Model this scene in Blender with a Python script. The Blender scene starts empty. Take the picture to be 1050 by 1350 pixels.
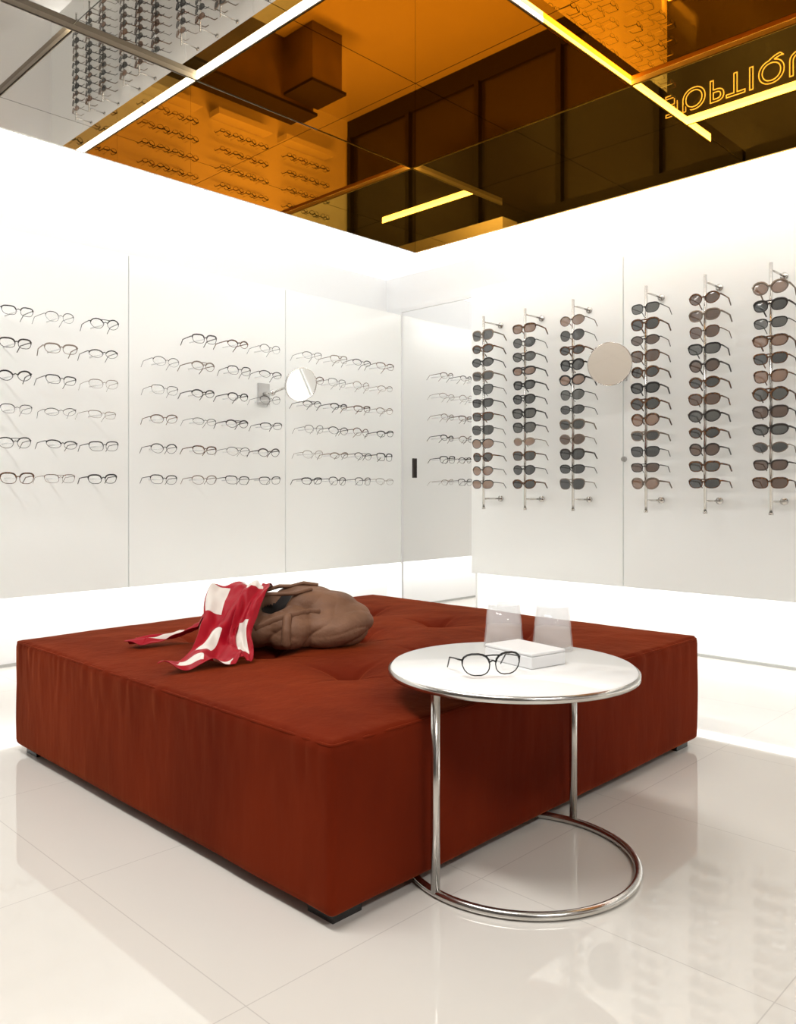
import bpy, bmesh, math, random
from mathutils import Vector, Matrix, noise
from mathutils.bvhtree import BVHTree
random.seed(7)
S=bpy.context.scene
try:
    S.view_settings.view_transform='Standard'
    S.view_settings.look='None'
except Exception as e: print(e)

# ---------------------------------------------------------------- materials
def mat(name, col=(.8,.8,.8), rough=.5, metal=0, spec=.5, **k):
    m=bpy.data.materials.new(name); m.use_nodes=True
    b=m.node_tree.nodes['Principled BSDF']
    b.inputs['Base Color'].default_value=(*col,1)
    b.inputs['Roughness'].default_value=rough
    b.inputs['Metallic'].default_value=metal
    b.inputs['Specular IOR Level'].default_value=spec
    for kk,v in k.items():
        b.inputs[kk.replace('_',' ')].default_value=v
    return m
def nodes(m): return m.node_tree.nodes, m.node_tree.links, m.node_tree.nodes['Principled BSDF']
def emis(name,col,strength,base=None):
    m=mat(name,base or col,.5); b=m.node_tree.nodes['Principled BSDF']
    b.inputs['Emission Color'].default_value=(*col,1); b.inputs['Emission Strength'].default_value=strength
    return m
def add_noise_color(m,c1,c2,scale=3,detail=3,stretch=(1,1,1),lo=.35,hi=.65):
    n,l,b=nodes(m)
    tc=n.new('ShaderNodeTexCoord'); mp=n.new('ShaderNodeMapping'); mp.inputs['Scale'].default_value=stretch
    nz=n.new('ShaderNodeTexNoise'); nz.inputs['Scale'].default_value=scale; nz.inputs['Detail'].default_value=detail
    cr=n.new('ShaderNodeValToRGB'); cr.color_ramp.elements[0].color=(*c1,1); cr.color_ramp.elements[1].color=(*c2,1)
    cr.color_ramp.elements[0].position=lo; cr.color_ramp.elements[1].position=hi
    l.new(tc.outputs['Object'],mp.inputs[0]); l.new(mp.outputs[0],nz.inputs['Vector']); l.new(nz.outputs['Fac'],cr.inputs[0]); l.new(cr.outputs[0],b.inputs['Base Color'])
def add_bump(m,scale,strength,dist=.01,stretch=(1,1,1)):
    n,l,b=nodes(m)
    tc=n.new('ShaderNodeTexCoord'); mp=n.new('ShaderNodeMapping'); mp.inputs['Scale'].default_value=stretch
    nz=n.new('ShaderNodeTexNoise'); nz.inputs['Scale'].default_value=scale; nz.inputs['Detail'].default_value=4
    bp=n.new('ShaderNodeBump'); bp.inputs['Strength'].default_value=strength; bp.inputs['Distance'].default_value=dist
    l.new(tc.outputs['Object'],mp.inputs[0]); l.new(mp.outputs[0],nz.inputs['Vector']); l.new(nz.outputs['Fac'],bp.inputs['Height']); l.new(bp.outputs[0],b.inputs['Normal'])

M_wall=mat('white_wall',(.9,.9,.9),.6)
M_panel=mat('white_lacquer_panel_added_glow',(.92,.925,.905),.20,spec=.7)
_b=M_panel.node_tree.nodes['Principled BSDF']; _b.inputs['Emission Color'].default_value=(.95,1,.94,1); _b.inputs['Emission Strength'].default_value=.08  # faint glow added to the panel colour to brighten the walls
M_mirror=mat('silver_mirror',(.93,.93,.93),.0,1)
M_champ=mat('warm_mirror',(.76,.71,.66),.03,1)
M_smoke=mat('smoked_mirror',(.77,.75,.72),.01,1)
M_amber=mat('amber_mirror',(.93,.49,.06),.01,1)
M_steel=mat('brushed_steel',(.62,.6,.57),.22,1)
M_chrome=mat('chrome',(.75,.74,.72),.08,1)
M_white=mat('white_plastic',(.88,.88,.88),.35)
M_lgreyp=mat('light_grey_metal',(.62,.62,.61),.35,.3)
M_black=mat('black_acetate',(.012,.011,.010),.25)
M_dark=mat('dark_frame',(.03,.022,.018),.4)
M_tort=mat('tortoise_acetate',(.10,.045,.02),.25); add_noise_color(M_tort,(.02,.012,.008),(.22,.09,.03),90)
M_bronze=mat('bronze_metal',(.25,.2,.16),.3,.8)
M_grey=mat('grey_line',(.45,.45,.43),.5)
M_seam=mat('panel_joint',(.55,.55,.53),.6)
M_peg=mat('acrylic_peg',(.9,.9,.9),.2)
def lens(name,col,alpha,r=.06):
    m=mat(name,col,r,0); m.node_tree.nodes['Principled BSDF'].inputs['Alpha'].default_value=alpha; return m
M_lclear=lens('clear_lens',(.9,.93,.93),.06)
M_lgrey=lens('grey_lens',(.035,.04,.042),.88)
M_lbrown=lens('brown_lens',(.10,.045,.022),.86)
M_lgreen=lens('smoke_lens',(.06,.065,.06),.85)
M_lamb=lens('tan_lens',(.26,.13,.07),.8)
M_led=emis('led_white',(1,1,.98),6)
M_trim=emis('led_perimeter',(1,1,.98),15)
M_ring=emis('luminous_ceiling',(1,1,.985),.78)
M_ledceil=emis('led_warm',(1,.88,.62),11)
M_beam=mat('dark_beam',(.02,.013,.010),.6)
M_brown=mat('brown_plaster',(.20,.15,.11),.8); add_noise_color(M_brown,(.10,.07,.05),(.26,.2,.15),.9,2)
M_beige=mat('beige_plaster',(.5,.45,.4),.8)
M_street=mat('storefront_dark_glass',(.05,.04,.035),.15)
M_sign=emis('sign_neon',(1,.8,.5),1.5)

M_floor=mat('polished_porcelain',(.62,.595,.56),.03,spec=1.0)
def floor_nodes(m):
    n,l,b=nodes(m)
    geo=n.new('ShaderNodeNewGeometry'); sep=n.new('ShaderNodeSeparateXYZ'); l.new(geo.outputs['Position'],sep.inputs[0])
    outs=[]
    for ax,off in (('X',1.02),('Y',.65)):
        a=n.new('ShaderNodeMath'); a.operation='SUBTRACT'; a.inputs[1].default_value=off-8.0-.4; l.new(sep.outputs[ax],a.inputs[0])
        mo=n.new('ShaderNodeMath'); mo.operation='MODULO'; mo.inputs[1].default_value=.8; l.new(a.outputs[0],mo.inputs[0])
        s=n.new('ShaderNodeMath'); s.operation='SUBTRACT'; s.inputs[1].default_value=.4; l.new(mo.outputs[0],s.inputs[0])
        ab=n.new('ShaderNodeMath'); ab.operation='ABSOLUTE'; l.new(s.outputs[0],ab.inputs[0])
        lt=n.new('ShaderNodeMath'); lt.operation='LESS_THAN'; lt.inputs[1].default_value=.0014; l.new(ab.outputs[0],lt.inputs[0])
        outs.append(lt)
    mx=n.new('ShaderNodeMath'); mx.operation='MAXIMUM'; l.new(outs[0].outputs[0],mx.inputs[0]); l.new(outs[1].outputs[0],mx.inputs[1])
    nz=n.new('ShaderNodeTexNoise'); nz.inputs['Scale'].default_value=1.3; l.new(geo.outputs['Position'],nz.inputs['Vector'])
    cr=n.new('ShaderNodeValToRGB'); cr.color_ramp.elements[0].color=(.70,.67,.615,1); cr.color_ramp.elements[1].color=(.76,.73,.675,1); l.new(nz.outputs['Fac'],cr.inputs[0])
    mix=n.new('ShaderNodeMixRGB'); l.new(mx.outputs[0],mix.inputs[0]); l.new(cr.outputs[0],mix.inputs[1]); mix.inputs[2].default_value=(.58,.55,.51,1)
    l.new(mix.outputs[0],b.inputs['Base Color'])
floor_nodes(M_floor)
M_velvet=mat('rust_velvet',(.15,.012,.004),.8,spec=.05,Sheen_Weight=.38,Sheen_Roughness=.33)
M_velvet.node_tree.nodes['Principled BSDF'].inputs['Sheen Tint'].default_value=(.95,.22,.05,1)
add_noise_color(M_velvet,(.112,.0105,.0026),(.165,.0175,.0038),2.5,5,(1,1,.5))
add_bump(M_velvet,6,.6,.02,(1,1,.3))
M_leather=mat('brown_leather',(.17,.085,.05),.6,spec=.3)
add_noise_color(M_leather,(.155,.074,.040),(.245,.125,.072),6,4)
add_bump(M_leather,20,.6,.012)
M_inner=mat('bag_lining',(.012,.009,.008),.8)
M_scarf=mat('printed_silk_scarf',(.6,.01,.03),.5,spec=.25)
n,l,b=nodes(M_scarf)
at=n.new('ShaderNodeAttribute'); at.attribute_name='print'
mx=n.new('ShaderNodeMixRGB'); mx.inputs[1].default_value=(.36,.003,.014,1); mx.inputs[2].default_value=(.76,.71,.65,1)
gt=n.new('ShaderNodeMath'); gt.operation='GREATER_THAN'; gt.inputs[1].default_value=.5
l.new(at.outputs['Fac'],gt.inputs[0]); l.new(gt.outputs[0],mx.inputs[0]); l.new(mx.outputs[0],b.inputs['Base Color'])
M_glass=lens('clear_glass',(.90,.90,.90),.26,.03)
M_milk=lens('frosted_acrylic',(.78,.60,.52),.5,.3)
M_tabletop=mat('white_glass_top',(.90,.90,.89),.10,spec=.35)

# ---------------------------------------------------------------- mesh builder
class MB:
    def __init__(s): s.v=[];s.f=[];s.mi=[];s.mats=[];s.M=Matrix.Identity(4); s.sm=[]
    def mid(s,m):
        if m not in s.mats: s.mats.append(m)
        return s.mats.index(m)
    def add(s,vs,fs,m,smooth=True):
        o=len(s.v); s.v+= [tuple(s.M@Vector(p)) for p in vs]; i=s.mid(m)
        for f in fs: s.f.append([o+a for a in f]); s.mi.append(i); s.sm.append(smooth)
    def box(s,a,b,m):
        x0,y0,z0=a;x1,y1,z1=b
        s.add([(x0,y0,z0),(x1,y0,z0),(x1,y1,z0),(x0,y1,z0),(x0,y0,z1),(x1,y0,z1),(x1,y1,z1),(x0,y1,z1)],
              [(0,3,2,1),(4,5,6,7),(0,1,5,4),(1,2,6,5),(2,3,7,6),(3,0,4,7)],m,False)
    def tube(s,pts,r,m,n=6,closed=False,flat=1.0,up=Vector((0,0,1))):
        pts=[Vector(p) for p in pts]; N=len(pts); vs=[];fs=[]
        for i,p in enumerate(pts):
            a=pts[(i-1)%N] if (closed or i>0) else p; c=pts[(i+1)%N] if (closed or i<N-1) else p
            t=(c-a).normalized(); sd=t.cross(up)
            if sd.length<1e-3: sd=t.cross(Vector((0,1,0)))
            if sd.length<1e-3: sd=t.cross(Vector((1,0,0)))
            sd.normalize(); u2=sd.cross(t).normalized()
            rr=r[i] if isinstance(r,(list,tuple)) else r
            for k in range(n):
                an=2*math.pi*k/n; vs.append(tuple(p+sd*math.cos(an)*rr*flat+u2*math.sin(an)*rr))
        for i in range(N if closed else N-1):
            j=(i+1)%N
            for k in range(n):
                k2=(k+1)%n; fs.append((i*n+k,j*n+k,j*n+k2,i*n+k2))
        if not closed:
            fs.append(tuple(range(n))); fs.append(tuple((N-1)*n+k for k in reversed(range(n))))
        s.add(vs,fs,m)
    def lathe(s,prof,m,n=48,c=(0,0,0)):
        vs=[];fs=[];K=len(prof)
        for i in range(n):
            a=2*math.pi*i/n
            for r,z in prof: vs.append((c[0]+r*math.cos(a),c[1]+r*math.sin(a),c[2]+z))
        for i in range(n):
            j=(i+1)%n
            for k in range(K-1): fs.append((i*K+k,j*K+k,j*K+k+1,i*K+k+1))
        s.add(vs,fs,m,True)
    def ell(s,c,r,m,rot=0,seg=20,rings=12):
        vs=[];fs=[]
        cr,sr=math.cos(rot),math.sin(rot)
        for i in range(rings+1):
            th=math.pi*i/rings
            for k in range(seg):
                ph=2*math.pi*k/seg
                x=r[0]*math.sin(th)*math.cos(ph);y=r[1]*math.sin(th)*math.sin(ph);z=r[2]*math.cos(th)
                vs.append((c[0]+x*cr-y*sr,c[1]+x*sr+y*cr,c[2]+z))
        for i in range(rings):
            for k in range(seg):
                k2=(k+1)%seg; fs.append((i*seg+k,(i+1)*seg+k,(i+1)*seg+k2,i*seg+k2))
        s.add(vs,fs,m)
    def mesh(s,name):
        me=bpy.data.meshes.new(name); me.from_pydata(s.v,[],s.f)
        for m in s.mats: me.materials.append(m)
        me.polygons.foreach_set('material_index',s.mi); me.polygons.foreach_set('use_smooth',s.sm); me.update()
        return me
    def obj(s,name,bevel=0,clean=True):
        me=s.mesh(name)
        bm=bmesh.new(); bm.from_mesh(me)
        if clean: bmesh.ops.remove_doubles(bm,verts=bm.verts,dist=1e-5)
        bmesh.ops.recalc_face_normals(bm,faces=bm.faces)
        bm.to_mesh(me); bm.free()
        o=bpy.data.objects.new(name,me); S.collection.objects.link(o)
        if bevel:
            mo=o.modifiers.new('bevel','BEVEL'); mo.width=bevel; mo.segments=2; mo.limit_method='ANGLE'
        return o
def boxo(name,a,b,m,bevel=0):
    k=MB(); k.box(a,b,m); return k.obj(name,bevel)

# ---------------------------------------------------------------- room constants
XW,YW=5.25,5.28
XP,YP=4.95,5.07
XE,YE=4.45,4.17
ZB,ZT=2.862,4.12
X0,Y0=-1.8,-3.5
ZR=3.0
boxo('floor',(X0-.1,Y0-.1,-.1),(XW+.1,YW+.1,0),M_floor)
boxo('wall_left',(X0-.1,YW,0),(XW+.1,YW+.1,4.3),M_wall)
boxo('wall_right',(XW,Y0-.1,0),(XW+.1,YW,4.3),M_wall)
k=MB(); k.box((X0,Y0-.1,0),(XW,Y0,2.6),M_wall); k.box((X0,Y0-.1,2.6),(XW,Y0,4.3),M_brown); k.obj('wall_rear')
k=MB()
k.box((X0-.1,Y0,0),(X0,YW,.35),M_beam); k.box((X0-.1,Y0,2.95),(X0,YW,4.3),M_brown)
k.box((X0-.1,Y0,.35),(X0-.05,YW,2.95),M_street)
k.obj('wall_front')
k=MB()
for y in (-3.45,-1.9,-.3,1.3,2.9): k.box((X0-.05,y,.35),(X0+.05,y+.09,2.95),M_beam)
k.box((X0-.05,Y0,2.85),(X0+.08,YP-.9-.02,3.0),M_beam)
k.obj('window_1')
k=MB()
k.box((1.5,-1.1,3.55),(3.0,-.75,3.95),M_beam)
k.box((-.9,-3.4,3.3),(-.55,1.2,3.75),M_beige)
k.box((1.6,-3.4,3.2),(2.3,-2.2,3.9),M_beam)
k.obj('ceiling_beam')
k=MB(); k.box((.3,-2.6,0),(2.6,-2.0,1.0),M_brown); k.box((.25,-2.65,1.0),(2.65,-1.95,1.05),M_beam); k.box((.3,-2.0,0),(.9,-1.3,.9),M_brown); k.box((.25,-1.95,.9),(.95,-1.25,.95),M_beam); k.obj('added_dark_counter',.004)  # added unseen furniture, darkens what the ceiling mirrors reflect
# ceiling
X1=3.29; Y2=3.04; ST=.036
boxo('ceiling',(X0-.1,Y0-.1,ZT+ST+.02),(XW+.1,YW+.1,ZT+.2),M_wall)
def mirror_panels(name,x0,x1,y0,y1,xs,ys,m,z):
    k=MB(); g=.003
    xs=[x0]+[x for x in xs if x0<x<x1]+[x1]; ys=[y0]+[y for y in ys if y0<y<y1]+[y1]
    for i in range(len(xs)-1):
        for j in range(len(ys)-1):
            k.box((xs[i]+g,ys[j]+g,z),(xs[i+1]-g,ys[j+1]-g,z+.012),m)
    return k.obj(name)
YS=[-2.3,-.9,.3,1.66]
mirror_panels('ceiling_mirror_silver',X0,X1-.002,Y0,YE,[-.4,1.0,2.36],YS+[Y2],M_smoke,ZT+ST)
mirror_panels('ceiling_mirror_amber',X1+.012,XE,Y0,Y2-.002,[],YS,M_amber,ZT+ST)
mirror_panels('ceiling_mirror_amber',X1+.012,XE,Y2+.012,YE,[],[],M_amber,ZT)
def fin(k,a,b,axis,side,mb):
    (x0,y0),(x1,y1)=a,b; z0,z1=ZT,ZT+ST; e=.004; lip=.003
    if axis=='Y':
        k.box((min(x0,x0+side*e),y0,z0+lip),(max(x0,x0+side*e),y1,z1),M_ledceil)
        k.box((min(x0,x0-side*e*2),y0,z0),(max(x0,x0-side*e*2),y1,z1),mb)
        k.box((x0-e*2,y0,z0),(x0+e*2,y1,z0+lip-.0005),mb)
    else:
        k.box((x0,min(y0,y0+side*e),z0+lip),(x1,max(y0,y0+side*e),z1),M_ledceil)
        k.box((x0,min(y0,y0-side*e*2),z0),(x1,max(y0,y0-side*e*2),z1),mb)
        k.box((x0,y0-e*2,z0),(x1,y0+e*2,z0+lip-.0005),mb)
M_prof=mat('led_profile',(.62,.55,.47),.5)
k=MB(); fin(k,(X1,-1.2),(X1,YE),'Y',-1,M_prof); fin(k,(X1,Y2),(XE,Y2),'X',-1,M_prof); fin(k,(1.9,Y2),(X1,Y2),'X',-1,M_prof); fin(k,(2.36,1.7),(2.36,Y2-.01),'Y',1,M_prof); k.obj('ceiling_led_strip',clean=False)
boxo('mirror_fascia_left',(X0,YE,ZB),(XE+.02,YE+.02,ZT+ST+.02),M_smoke)
k=MB()
for y in [(Y0,-2.0),(-2.0,-.5),(-.5,1.06),(1.06,YE)]: k.box((XE,y[0]+.0015,ZB),(XE+.02,y[1]-.0015,ZT+ST+.02),M_amber)
k.obj('mirror_fascia_right')
k=MB()
k.box((X0,YE+.06,ZR),(XW,YW,ZR+.02),M_ring); k.box((XE+.06,Y0,ZR),(XW,YE+.06,ZR+.02),M_ring); k.obj('ceiling_perimeter_light')
k=MB()
k.box((X0,YE+.021,ZB),(XE+.045,YE+.045,ZB+.02),M_trim); k.box((XE+.021,Y0,ZB),(XE+.045,YE+.021,ZB+.02),M_trim); k.obj('trim_1')
for i in range(5):
    x1=5.235-1.303*i; x0=x1-1.295
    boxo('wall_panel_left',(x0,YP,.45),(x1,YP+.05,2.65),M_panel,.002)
    boxo('trim_2',(x0-.014,YP+.02,.452),(x0+.004,YP+.045,2.645),M_seam)
for i in range(6):
    y1=4.04-1.303*i; y0=max(y1-1.295,Y0)
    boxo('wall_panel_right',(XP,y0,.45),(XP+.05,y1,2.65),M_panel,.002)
    boxo('trim_3',(XP+.02,y0-.014,.452),(XP+.045,y0+.004,2.645),M_seam)
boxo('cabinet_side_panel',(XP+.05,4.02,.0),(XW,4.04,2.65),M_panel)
k=MB(); k.box((X0,YP+.06,.455),(XW-.02,YP+.16,.475),M_led); k.box((XP+.06,Y0,.455),(XP+.2,4.0,.475),M_led); k.obj('cove_led_light')
boxo('base_shadow_line_left',(X0,YW-.012,0),(XW-.012,YW,.018),M_grey)  # grey strip stands in for the shadow line at the wall foot
boxo('base_shadow_line_right',(XW-.012,Y0,0),(XW,4.0,.018),M_grey)  # same painted shadow line along the right wall
k=MB(); k.box((XW-.02,4.06,.01),(XW-.006,5.06,2.67),M_mirror); k.box((XW-.03,5.055,0),(XW-.005,5.069,2.7),M_white); k.box((XW-.03,4.06,2.67),(XW-.005,5.06,2.70),M_white)
k.box((XW-.04,4.90,1.20),(XW-.02,4.92,1.37),M_dark); k.obj('door_1')
for y,z in ((2.73,1.3),):
    k=MB(); k.M=Matrix.Translation((XP-.001,y,z))@Matrix.Rotation(-math.pi/2,4,'Y'); k.lathe([(0,.02),(.016,.02),(.018,0)],M_grey,16); k.obj('panel_lock')

# ---------------------------------------------------------------- eyeglasses
def glasses(k,Mx,frame,lensm,shape=2.4,hw=.040,hh=.028,rt=.0032,tl=.17,drop=True,browline=False,temple=None,k_top=1.3,k_bot=.7):
    old=k.M; k.M=old@Mx
    temple=temple or frame
    N=18
    def yy(x): return 1.6*x*x
    for sgn in (-1,1):
        cx=sgn*.049; pts=[]
        for i in range(N):
            a=2*math.pi*i/N; c,s=math.cos(a),math.sin(a)
            e=2/shape
            x=hw*math.copysign(abs(c)**e,c); z=hh*math.copysign(abs(s)**e,s)
            if z<0: x*=1-.12*(-z/hh)
            x+= sgn*.004*(z/hh)
            pts.append((cx+x,yy(cx+x),z))
        k.tube(pts,[rt*(k_top if p[2]>hh*.2 else k_bot) for p in pts],frame,5,True,up=Vector((0,1,0)))
        k.add([(cx,yy(cx)-.002,0)]+pts,[(0,1+i,1+(i+1)%N) for i in range(N)],lensm)
        xh=sgn*(.049+hw+.002)
        k.tube([(xh-sgn*.004,yy(xh),.014),(xh+sgn*.004,yy(xh)+.008,.015),(xh+sgn*.002,tl*.5,.012),(xh,tl*.78,.008),(xh-sgn*.004,tl,-.026 if drop else .0)],[rt*1.2,rt*1.1,rt,rt,rt*.8],temple,5)
    k.tube([(-.011,0,.006),(0,-.001,.011),(.011,0,.006)],rt,frame,5)
    if browline: k.tube([(-.03,0,hh*.8),(0,-.002,hh*.85),(.03,0,hh*.8)],rt*.8,frame,4)
    k.M=old
def rnd_spec(sun):
    if sun:
        fr=random.choice([M_black,M_black,M_tort,M_dark,M_bronze,M_tort]); ln=random.choice([M_lgrey,M_lgrey,M_lgrey,M_lbrown,M_lbrown,M_lgreen,M_lamb])
        return dict(frame=fr,lensm=ln,shape=random.choice([2.2,2.6,3,2]),hw=random.uniform(.038,.043),hh=random.uniform(.026,.035),rt=random.choice([.0028,.004,.005]),browline=random.random()<.3)
    fr=random.choice([M_black,M_black,M_dark,M_tort,M_bronze,M_black])
    return dict(frame=fr,lensm=M_lclear,shape=random.choice([2,2.3,2.8,3.2]),hw=random.uniform(.036,.042),hh=random.uniform(.021,.030),rt=random.choice([.0016,.0024,.0032]),browline=random.random()<.15,k_top=1.5,k_bot=.6)
ROWS=[2.127,1.94,1.753,1.562,1.367,1.163]
def left_group(cols,skip=()):
    k=MB()
    for ci,x in enumerate(cols):
        for ri,z in enumerate(ROWS):
            if (ci,ri) in skip: continue
            yaw=random.uniform(-.12,.12); roll=random.uniform(-.05,.05)
            dx=random.uniform(-.012,.012)
            Mx=Matrix.Translation((x+dx,4.865,z))@Matrix.Rotation(yaw,4,'Z')@Matrix.Rotation(roll,4,'Y')@Matrix.Scale(1.04,4)
            glasses(k,Mx,**rnd_spec(False))
            k.tube([(x+dx,4.875,z+.002),(x+dx,YP-.001,z+.002)],.004,M_peg,6)
    return k.obj('eyeglasses_display',clean=False)
left_group([1.57,1.834,2.10,2.364])
left_group([2.79,3.08,3.365,3.644],skip={(0,0)})
left_group([4.05,4.31,4.57,4.83])
left_group([.3,.6,.9,1.15]); left_group([-1.2,-.9,-.6,-.3])
XR=4.74
variants=[]
for vi in range(6):
    k=MB()
    k.tube([(0,0,.965),(0,0,2.37)],.0095,M_steel,10)
    for zz in (1.03,2.33):
        k.tube([(0,0,zz),(XP-XR-.001,0,zz)],.006,M_steel,8)
        k.tube([(XP-XR-.012,0,zz),(XP-XR-.001,0,zz)],.022,M_steel,14)
    k.tube([(0,0,.955),(0,0,.968)],.013,M_steel,10)
    for i in range(12):
        z=1.135+i*.0992
        yaw=random.uniform(-.06,.06)
        Mx=Matrix.Translation((-.022,0,z))@Matrix.Rotation(-math.pi/2+yaw,4,'Z')@Matrix.Scale(1.03,4)
        glasses(k,Mx,**rnd_spec(True))
        k.tube([(-.02,0,z+.008),(0,0,z+.008)],.006,M_steel,6)
    o=k.obj('tmp',clean=False); variants.append(o.data); bpy.data.objects.remove(o)
for i,y in enumerate([3.754,3.385,2.995,2.468,2.09,1.712,1.16,.78,.40,-.15,-.53,-.91,-1.45,-1.83,-2.21]):
    o=bpy.data.objects.new('sunglasses_stand',variants[i%6]); S.collection.objects.link(o); o.location=(XR,y,0)
k=MB()
for gx in (-1.2,.2,1.6,3.0):
    k.box((gx,Y0+.002,.9),(gx+1.1,Y0+.28,1.0),M_white); 
    for r in range(4):
        for c in range(4):
            Mx=Matrix.Translation((gx+.17+c*.26,Y0+.25,1.25+r*.3))@Matrix.Rotation(math.pi,4,'Z')@Matrix.Scale(1.15,4)
            sp=rnd_spec(False); sp['rt']=.005; glasses(k,Mx,**sp)
            k.tube([(gx+.17+c*.26,Y0+.25,1.25+r*.3),(gx+.17+c*.26,Y0+.002,1.25+r*.3)],.005,M_peg,5)
k.obj('rear_eyeglasses_display',clean=False)  # display of ordinary eyeglasses on the unseen rear wall

def round_mirror(c,nrm,r,base,basen,mm):
    k=MB(); nrm=Vector(nrm).normalized(); c=Vector(c)
    q=nrm.to_track_quat('Z','Y').to_matrix().to_4x4()
    k.M=Matrix.Translation(c)@q
    k.lathe([(0,.006),(r-.006,.006)],mm,48); k.lathe([(r-.006,.006),(r-.005,.009),(r,.008),(r,-.008),(0,-.012)],M_chrome,48)
    k.M=Matrix.Identity(4); base=Vector(base); basen=Vector(basen)
    e=c-nrm*.012; mid=base+basen*.12
    k.tube([base+basen*.001,mid],.016,M_chrome,12); k.tube([mid,e-nrm*.05,e],.009,M_chrome,10); k.ell(mid,(.024,.024,.024),M_chrome); k.ell(e-nrm*.012,(.02,.02,.02),M_chrome)
    t=Vector((0,0,1)).cross(basen); a=base-t*.05-Vector((0,0,.08))+basen*.001; bb=base+t*.05+Vector((0,0,.08))+basen*.02
    k.box((min(a.x,bb.x),min(a.y,bb.y),a.z),(max(a.x,bb.x),max(a.y,bb.y),bb.z),M_lgreyp)
    return k.obj('round_wall_mirror',clean=False)
round_mirror((4.60,2.64,1.885),(-.80,-.60,-.32),.138,(XP,2.76,1.90),(-1,0,0),M_champ)
round_mirror((3.83,4.75,1.874),(-.20,-1,-.33),.128,(3.72,YP,1.82),(0,-1,0),M_mirror)

# ---------------------------------------------------------------- ottoman
def ottoman():
    x0,x1,y0,y1,z0,z1=1.33,3.41,1.53,3.545,.032,.470
    bm=bmesh.new(); R=.024; N=230; NZ=24
    cx,cy,cz=(x0+x1)/2,(y0+y1)/2,(z0+z1)/2; hx,hy,hz=(x1-x0)/2,(y1-y0)/2,(z1-z0)/2
    def face(ax,sg):
        dims=[N,N,NZ]; o=[i for i in range(3) if i!=ax]; na,nb=dims[o[0]],dims[o[1]]
        g=[]
        def pr(n,i): 
            t=2*i/n-1; return math.copysign(1-(1-abs(t))**1.15,t)
        for i in range(na+1):
            row=[]
            for j in range(nb+1):
                c=[0,0,0]; c[ax]=sg; c[o[0]]=pr(na,i); c[o[1]]=pr(nb,j); row.append(bm.verts.new(c))
            g.append(row)
        for i in range(na):
            for j in range(nb): bm.faces.new((g[i][j],g[i+1][j],g[i+1][j+1],g[i][j+1]))
    for ax in range(3):
        for sg in (-1,1): face(ax,sg)
    bmesh.ops.remove_doubles(bm,verts=bm.verts,dist=1e-5)
    btn=[(bx,by) for bx in (1.89,2.37,2.88) for by in (2.08,2.55,3.03)]
    for v in bm.verts:
        p=Vector((v.co.x*hx,v.co.y*hy,v.co.z*hz))
        q=Vector((max(-hx+R,min(hx-R,p.x)),max(-hy+R,min(hy-R,p.y)),max(-hz+R,min(hz-R,p.z))))
        d=p-q
        if d.length>1e-6: p=q+d.normalized()*R
        w=Vector((p.x+cx,p.y+cy,p.z+cz))
        top=v.co.z>.9
        if abs(v.co.x)>.98 or abs(v.co.y)>.98:
            t=w.x+w.y*1.3
            f=max(0,(v.co.z+.4))/1.4
            a=.010*noise.noise(Vector((t*13,w.z*2.2,1)))*f**2 + .006*noise.noise(Vector((t*2,w.z*3,4)))
            if abs(v.co.x)>.98: w.x+=math.copysign(a,v.co.x)
            if abs(v.co.y)>.98: w.y+=math.copysign(a,v.co.y)
        if top and abs(v.co.x)<.985 and abs(v.co.y)<.985:
            dz=.006*noise.noise(w*3)
            for bx,by in btn:
                dx,dy=w.x-bx,w.y-by; r=math.hypot(dx,dy)
                if r>.5: continue
                dz-=.036*math.exp(-(r/.035)**1.1)+.030*math.exp(-(r/.12)**1.5)
                wob=.012*noise.noise(Vector((r*9,bx*5,by*5)))
                cr_=min(abs(dx*.97+dy*.24+wob),abs(dy*.97-dx*.24+wob))
                dz-=.015*math.exp(-(cr_/.011)**2)*math.exp(-(r/.13)**2)
            ed=min(1-abs(v.co.x),1-abs(v.co.y)); dz+=.012*min(1,ed*4)
            w.z+=dz
        v.co=w
    bmesh.ops.recalc_face_normals(bm,faces=bm.faces)
    me=bpy.data.meshes.new('ottoman'); bm.to_mesh(me); bm.free()
    for p in me.polygons: p.use_smooth=True
    me.materials.append(M_velvet)
    root=bpy.data.objects.new('tufted_ottoman',None); S.collection.objects.link(root)
    o=bpy.data.objects.new('cushion',me); S.collection.objects.link(o); o.parent=root
    k=MB()
    for fx in (x0+.035,x1-.135):
        for fy in (y0+.035,y1-.135): k.box((fx,fy,0),(fx+.10,fy+.10,z0+.012),M_black)
    f=k.obj('feet'); f.parent=root
    k=MB()
    for bx,by in btn: k.ell((bx,by,.418),(.014,.014,.006),M_velvet,seg=12,rings=6)
    f=k.obj('buttons',clean=False); f.parent=root
    k=MB(); zz=z1-.009
    ro=[]
    for (ccx,ccy,a0) in ((x1-.024,y1-.024,0),(x0+.024,y1-.024,90),(x0+.024,y0+.024,180),(x1-.024,y0+.024,270)):
        for t in range(0,91,15):
            a=math.radians(a0+t); ro.append((ccx+.0185*math.cos(a),ccy+.0185*math.sin(a),zz))
    k.tube(ro,.0045,M_velvet,6,True); f=k.obj('piping',clean=False); f.parent=root
ottoman()

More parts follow.
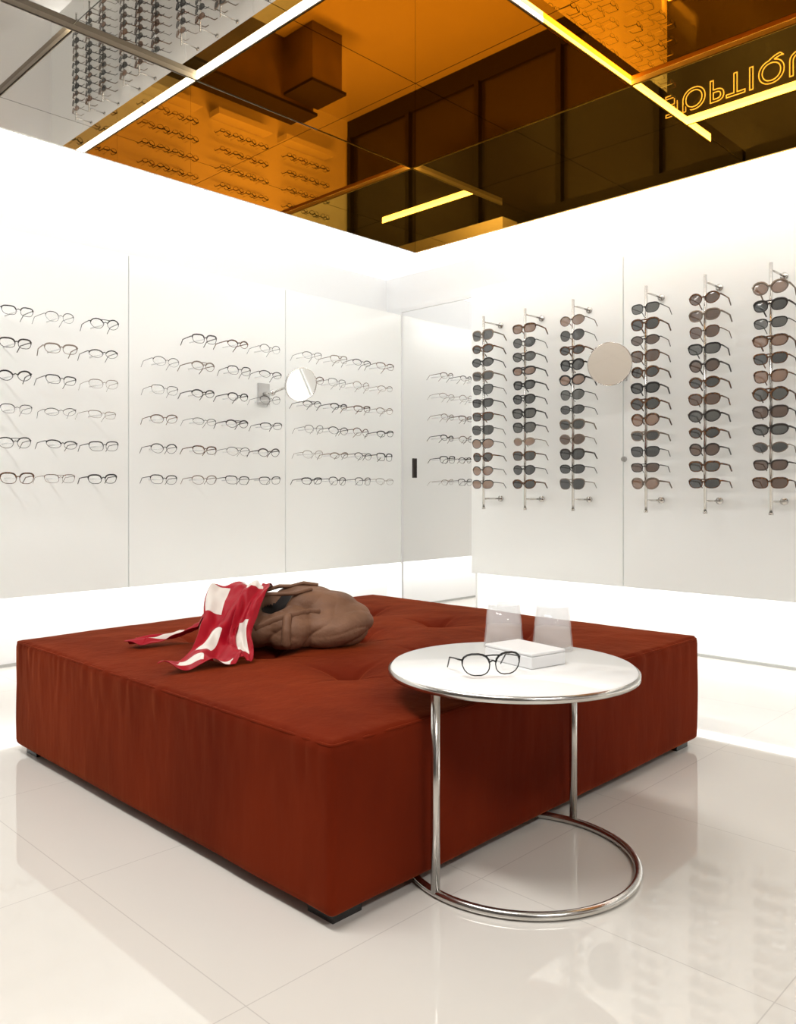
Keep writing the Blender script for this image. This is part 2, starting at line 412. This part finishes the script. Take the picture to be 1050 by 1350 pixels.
# ---------------------------------------------------------------- side table
tc=(1.985,1.435)
k=MB()
ring=[(tc[0]+.337*math.cos(a*math.pi/40),tc[1]+.337*math.sin(a*math.pi/40),.0125) for a in range(80)]
k.tube(ring,.0118,M_steel,12,True)
for sx in (-1,1):
    lx=tc[0]+sx*.340+.003; ly=tc[1]+.035
    k.tube([(lx,ly,.0125),(lx,ly,.56)],.0125,M_steel,14)
k.tube([(tc[0]-.338,tc[1]+.035,.548),(tc[0]+.340,tc[1]+.035,.548)],.009,M_steel,8)
R=.368; tt=(tc[0]-.010,tc[1]+.022,0)
k.lathe([(0,.556),(R-.01,.556),(R,.558),(R,.572),(R-.006,.576)],M_steel,96,tt)
k.lathe([(R-.006,.574),(R-.012,.581),(0,.581)],M_tabletop,96,tt)
k.obj('round_side_table',clean=False)
ZTAB=.581
k=MB()
Mx=Matrix.Translation((1.795,1.390,ZTAB+.0375))@Matrix.Rotation(math.radians(-30),4,'Z')@Matrix.Rotation(math.radians(-3),4,'X')@Matrix.Scale(.95,4)
glasses(k,Mx,M_black,M_lclear,2.6,.040,.031,.0026,.15,drop=True,browline=True); k.obj('eyeglasses',clean=False)
k=MB(); k.M=Matrix.Translation((2.035,1.455,ZTAB))@Matrix.Rotation(math.radians(-100),4,'Z')
k.box((-.10,-.07,0.001),(.10,.07,.036),M_white); k.box((-.10,-.07,.037),(.10,.07,.046),M_white); k.obj('white_box',.003)
def tumbler(x,y):
    k=MB(); H=.140
    k.lathe([(0,.0),(.066,.0),(.053,H),(.049,H),(.060,.012),(0,.012)],M_glass,40,(x,y,ZTAB+.001))
    k.lathe([(0,.014),(.0585,.014),(.0545,.070),(0,.072)],M_milk,40,(x,y,ZTAB+.001))
    return k.obj('glass_tumbler',clean=False)
tumbler(2.17,1.635); tumbler(2.248,1.497)

# ---------------------------------------------------------------- handbag + scarf
BO=Vector((2.05,2.6,.482)); BR=math.radians(-45.65)
root=bpy.data.objects.new('leather_handbag',None); S.collection.objects.link(root); root.location=BO; root.rotation_euler=(0,0,BR)
k=MB()
for c,r,rt in [((.16,.03,.075),(.17,.16,.095),0),((.04,.06,.155),(.13,.12,.08),0),((.13,.05,.13),(.13,.12,.072),0),((-.14,-.02,.07),(.19,.14,.075),.1),((-.29,.06,.055),(.1,.12,.06),0),((.0,-.07,.075),(.10,.09,.085),0),((-.16,.05,.13),(.13,.10,.07),0)]:
    k.ell(c,r,M_leather,rt,28,18)
tmp=k.obj('tmpbag',clean=False)
rm=tmp.modifiers.new('remesh','REMESH'); rm.mode='VOXEL'; rm.voxel_size=.005; rm.use_smooth_shade=True
sm=tmp.modifiers.new('smooth','SMOOTH'); sm.iterations=22; sm.factor=.6
bpy.context.view_layer.update()
dg=bpy.context.evaluated_depsgraph_get()
me=bpy.data.meshes.new_from_object(tmp.evaluated_get(dg)); bpy.data.objects.remove(tmp)
nrm=[v.normal.copy() for v in me.vertices]
for v,nn in zip(me.vertices,nrm):
    p=v.co.copy()
    ph=p.x*14-p.z*9+p.y*5+2.6*noise.noise(p*3.5)
    fold=abs(math.sin(ph))**.6
    amp=.5+.5*noise.noise(p*4+Vector((7,1,3)))
    b_=noise.noise(Vector((p.x*4+3,p.y*5,p.z*7)))
    ph2=p.z*38+p.x*6+3*noise.noise(p*5+Vector((2,2,2)))
    fold2=abs(math.sin(ph2))**.7
    v.co=p+nn*(.026*amp*(fold-.7)+.009*(1-amp)*(fold2-.7)+.022*b_+.002)
    dx,dy=p.x+.06,p.y-.0
    if p.z>.08: v.co.z-=.055*math.exp(-((dx/.07)**2+(dy/.055)**2)**2)
    if v.co.z>.20: v.co.z=.20+(v.co.z-.20)*.6
    if v.co.z<.002: v.co.z=.002
me.materials.clear(); me.materials.append(M_leather); me.materials.append(M_inner)
for p in me.polygons:
    p.use_smooth=True
    c=p.center
    p.material_index=1 if (((c.x+.06)/.062)**2+(c.y/.048)**2<1 and c.z>.06) else 0
me.update()
bag=bpy.data.objects.new('bag_body',me); S.collection.objects.link(bag); bag.parent=root
bvh=BVHTree.FromPolygons([v.co.copy() for v in me.vertices],[list(p.vertices) for p in me.polygons])
def top_z(x,y):
    h=bvh.ray_cast(Vector((x,y,1)),Vector((0,0,-1))); return h[0].z if h[0] else 0
def on(x,y,d=.008): return (x,y,top_z(x,y)+d)
k=MB()
k.tube([on(-.16,-.06,.004),(-.13,-.065,.190),(-.09,-.06,.205),(-.04,-.055,.205),on(.02,-.045,.008),on(.08,-.01,.006)],[.008]*6,M_leather,10,flat=1.6)
k.tube([on(-.14,.07,.004),(-.11,.07,.205),(-.06,.065,.222),(-.01,.06,.222),on(.04,.06,.008),on(.10,.06,.004)],[.008]*6,M_leather,10,flat=1.6)
h=k.obj('handles',clean=False); h.parent=root
def frontpt(x,z,off=.004):
    h=bvh.ray_cast(Vector((x,-1,z)),Vector((0,1,0))); return (x,(h[0].y if h[0] else -.1)-off,z)
k=MB()
k.tube([frontpt(-.12+.02*i,.088+.05*math.sin(i/12*math.pi*.6),.002) for i in range(13)],.013,M_leather,10,flat=.35)
k.tube([frontpt(.0,.13-.01*i,.003) for i in range(12)],.018,M_leather,10,flat=1,up=Vector((0,1,0)))
h=k.obj('strap',clean=False); h.parent=root
def ribbon(name,ctrl,patches,fold=.012,ns=170,nt=64,seed=0,fq=8):
    P=[Vector(c[0]) for c in ctrl]; W=[c[1] for c in ctrl]; D=[Vector(c[2]).normalized() for c in ctrl]
    def cr(a,b,c,d,t): return .5*((2*b)+(-a+c)*t+(2*a-5*b+4*c-d)*t*t+(-a+3*b-3*c+d)*t**3)
    K=len(P); vs=[];pv=[];fs=[]
    for i in range(ns+1):
        U=i/ns
        u=U*(K-1); j=min(int(u),K-2); t=u-j
        idx=[max(0,j-1),j,j+1,min(K-1,j+2)]
        p=cr(*[P[q] for q in idx],t); w=cr(*[W[q] for q in idx],t); d=cr(*[D[q] for q in idx],t).normalized()
        tg=(P[min(K-1,j+1)]-P[j]).normalized(); nr=d.cross(tg).normalized()
        if nr.z<0: nr=-nr
        for m_ in range(nt+1):
            s=m_/nt*2-1
            f=fold*math.sin(s*fq+seed+2.2*math.sin(u*1.5+seed))+fold*.9*noise.noise(Vector((s*3,u*2,seed)))
            f=f+fold*1.3
            q=p+d*(w*s)+nr*f
            q.z=max(q.z,top_z(q.x,q.y)+.005+.35*f, .004+.3*f)
            vs.append(tuple(q))
            val=0
            for (u0,u1,s0,s1,sk) in patches:
                ss=s-sk*(U-(u0+u1)/2)*6
                a=min((U-u0)/(u1-u0),(u1-U)/(u1-u0))*(u1-u0)*3; c_=min((ss-s0),(s1-ss))
                val=max(val,.5+min(a,c_)*6)
            pv.append(max(0,min(1,val)))
    for i in range(ns):
        for m_ in range(nt):
            a=i*(nt+1)+m_; fs.append((a,a+1,a+nt+2,a+nt+1))
    me=bpy.data.meshes.new(name); me.from_pydata(vs,[],fs); me.materials.append(M_scarf)
    at=me.attributes.new('print','FLOAT','POINT'); at.data.foreach_set('value',pv)
    for p in me.polygons: p.use_smooth=True
    o=bpy.data.objects.new(name,me); S.collection.objects.link(o)
    s_=o.modifiers.new('smooth','SMOOTH'); s_.iterations=10
    so=o.modifiers.new('solid','SOLIDIFY'); so.thickness=.002; so.offset=1
    return o
sr=bpy.data.objects.new('silk_scarf',None); S.collection.objects.link(sr); sr.location=BO; sr.rotation_euler=(0,0,BR)
r1=ribbon('drape',[((-.15,.08,.19),.07,(1,0,0)),((-.20,.0,.215),.105,(1,.1,-.1)),((-.225,-.10,.17),.10,(1,0,0)),((-.24,-.20,.10),.07,(1,-.1,0)),((-.24,-.32,.035),.08,(1,.1,0)),((-.24,-.42,.012),.12,(1,.35,0)),((-.26,-.49,.006),.135,(1,.45,0))],
 [(.20,.42,-.95,-.25,.1),(.04,.15,-.1,.9,-.1),(.80,.93,-.75,-.05,.3),(.55,.72,-.5,.1,-.3),(.86,1.0,.35,.8,.1)],.013,seed=1.3,fq=5.5)
r2=ribbon('knot_fold',[((-.15,.02,.225),.03,(1,0,0)),((-.13,-.06,.225),.05,(1,.3,0)),((-.14,-.15,.17),.045,(1,0,0)),((-.155,-.24,.08),.04,(1,0,0)),((-.14,-.33,.03),.045,(1,.1,0)),((-.12,-.40,.01),.035,(1,.3,0))],
 [(.05,.22,-.8,.5,0),(.52,.86,-.35,.55,.1)],.011,seed=4.1,fq=4)
r3=ribbon('tail',[((-.28,.06,.10),.03,(0,1,0)),((-.38,.06,.05),.05,(.2,1,0)),((-.46,.03,.02),.075,(.3,1,0)),((-.54,-.03,.008),.085,(.4,1,0)),((-.63,-.06,.005),.03,(.5,1,0))],
 [(.42,.85,-.5,.45,0)],.010,seed=2.4,fq=4)
for r in (r1,r2,r3): r.parent=sr

# ---------------------------------------------------------------- storefront sign
def sign(z,size,y):
    cu=bpy.data.curves.new('storefront_sign','FONT'); cu.body='OPTIQUE'; cu.size=size; cu.fill_mode='NONE'; cu.bevel_depth=.006; cu.space_character=1.1
    cu.materials.append(M_sign)
    o=bpy.data.objects.new('storefront_sign',cu); S.collection.objects.link(o)
    o.matrix_world=Matrix(((0,0,-1,X0+.10),(-1,0,0,y),(0,1,0,z),(0,0,0,1)))
sign(1.84,.42,5.0)

# ---------------------------------------------------------------- lights
def area(name,loc,rot,sx,sy,p,col=(1,1,1)):
    L=bpy.data.lights.new(name,'AREA'); L.shape='RECTANGLE'; L.size=sx; L.size_y=sy; L.energy=p; L.color=col
    o=bpy.data.objects.new(name,L); S.collection.objects.link(o); o.location=loc; o.rotation_euler=rot; return o
area('added_fill_light',(.6,-1.6,3.3),(0,0,0),1.6,.4,85,(1,.98,.95))  # added fill lamp over the rear room, not an actual fixture
area('added_fill_light',(.2,1.8,3.7),(0,0,0),.4,2.4,112,(1,.98,.95))  # second added fill, out of view, brightens floor and ottoman
w=bpy.data.worlds.new('World'); S.world=w; w.use_nodes=True
w.node_tree.nodes['Background'].inputs[0].default_value=(.5,.5,.5,1); w.node_tree.nodes['Background'].inputs[1].default_value=.3

# ---------------------------------------------------------------- camera
cd=bpy.data.cameras.new('camera'); cam=bpy.data.objects.new('camera',cd); S.collection.objects.link(cam)
cd.sensor_fit='VERTICAL'; cd.sensor_height=36; cd.sensor_width=28; cd.lens=36*1080/1350; cd.shift_y=-30/1350; cd.clip_start=.02
cam.location=(0,0,1.1)
cam.rotation_euler=(math.pi/2,0,math.atan2(-.715,.699))
S.camera=cam
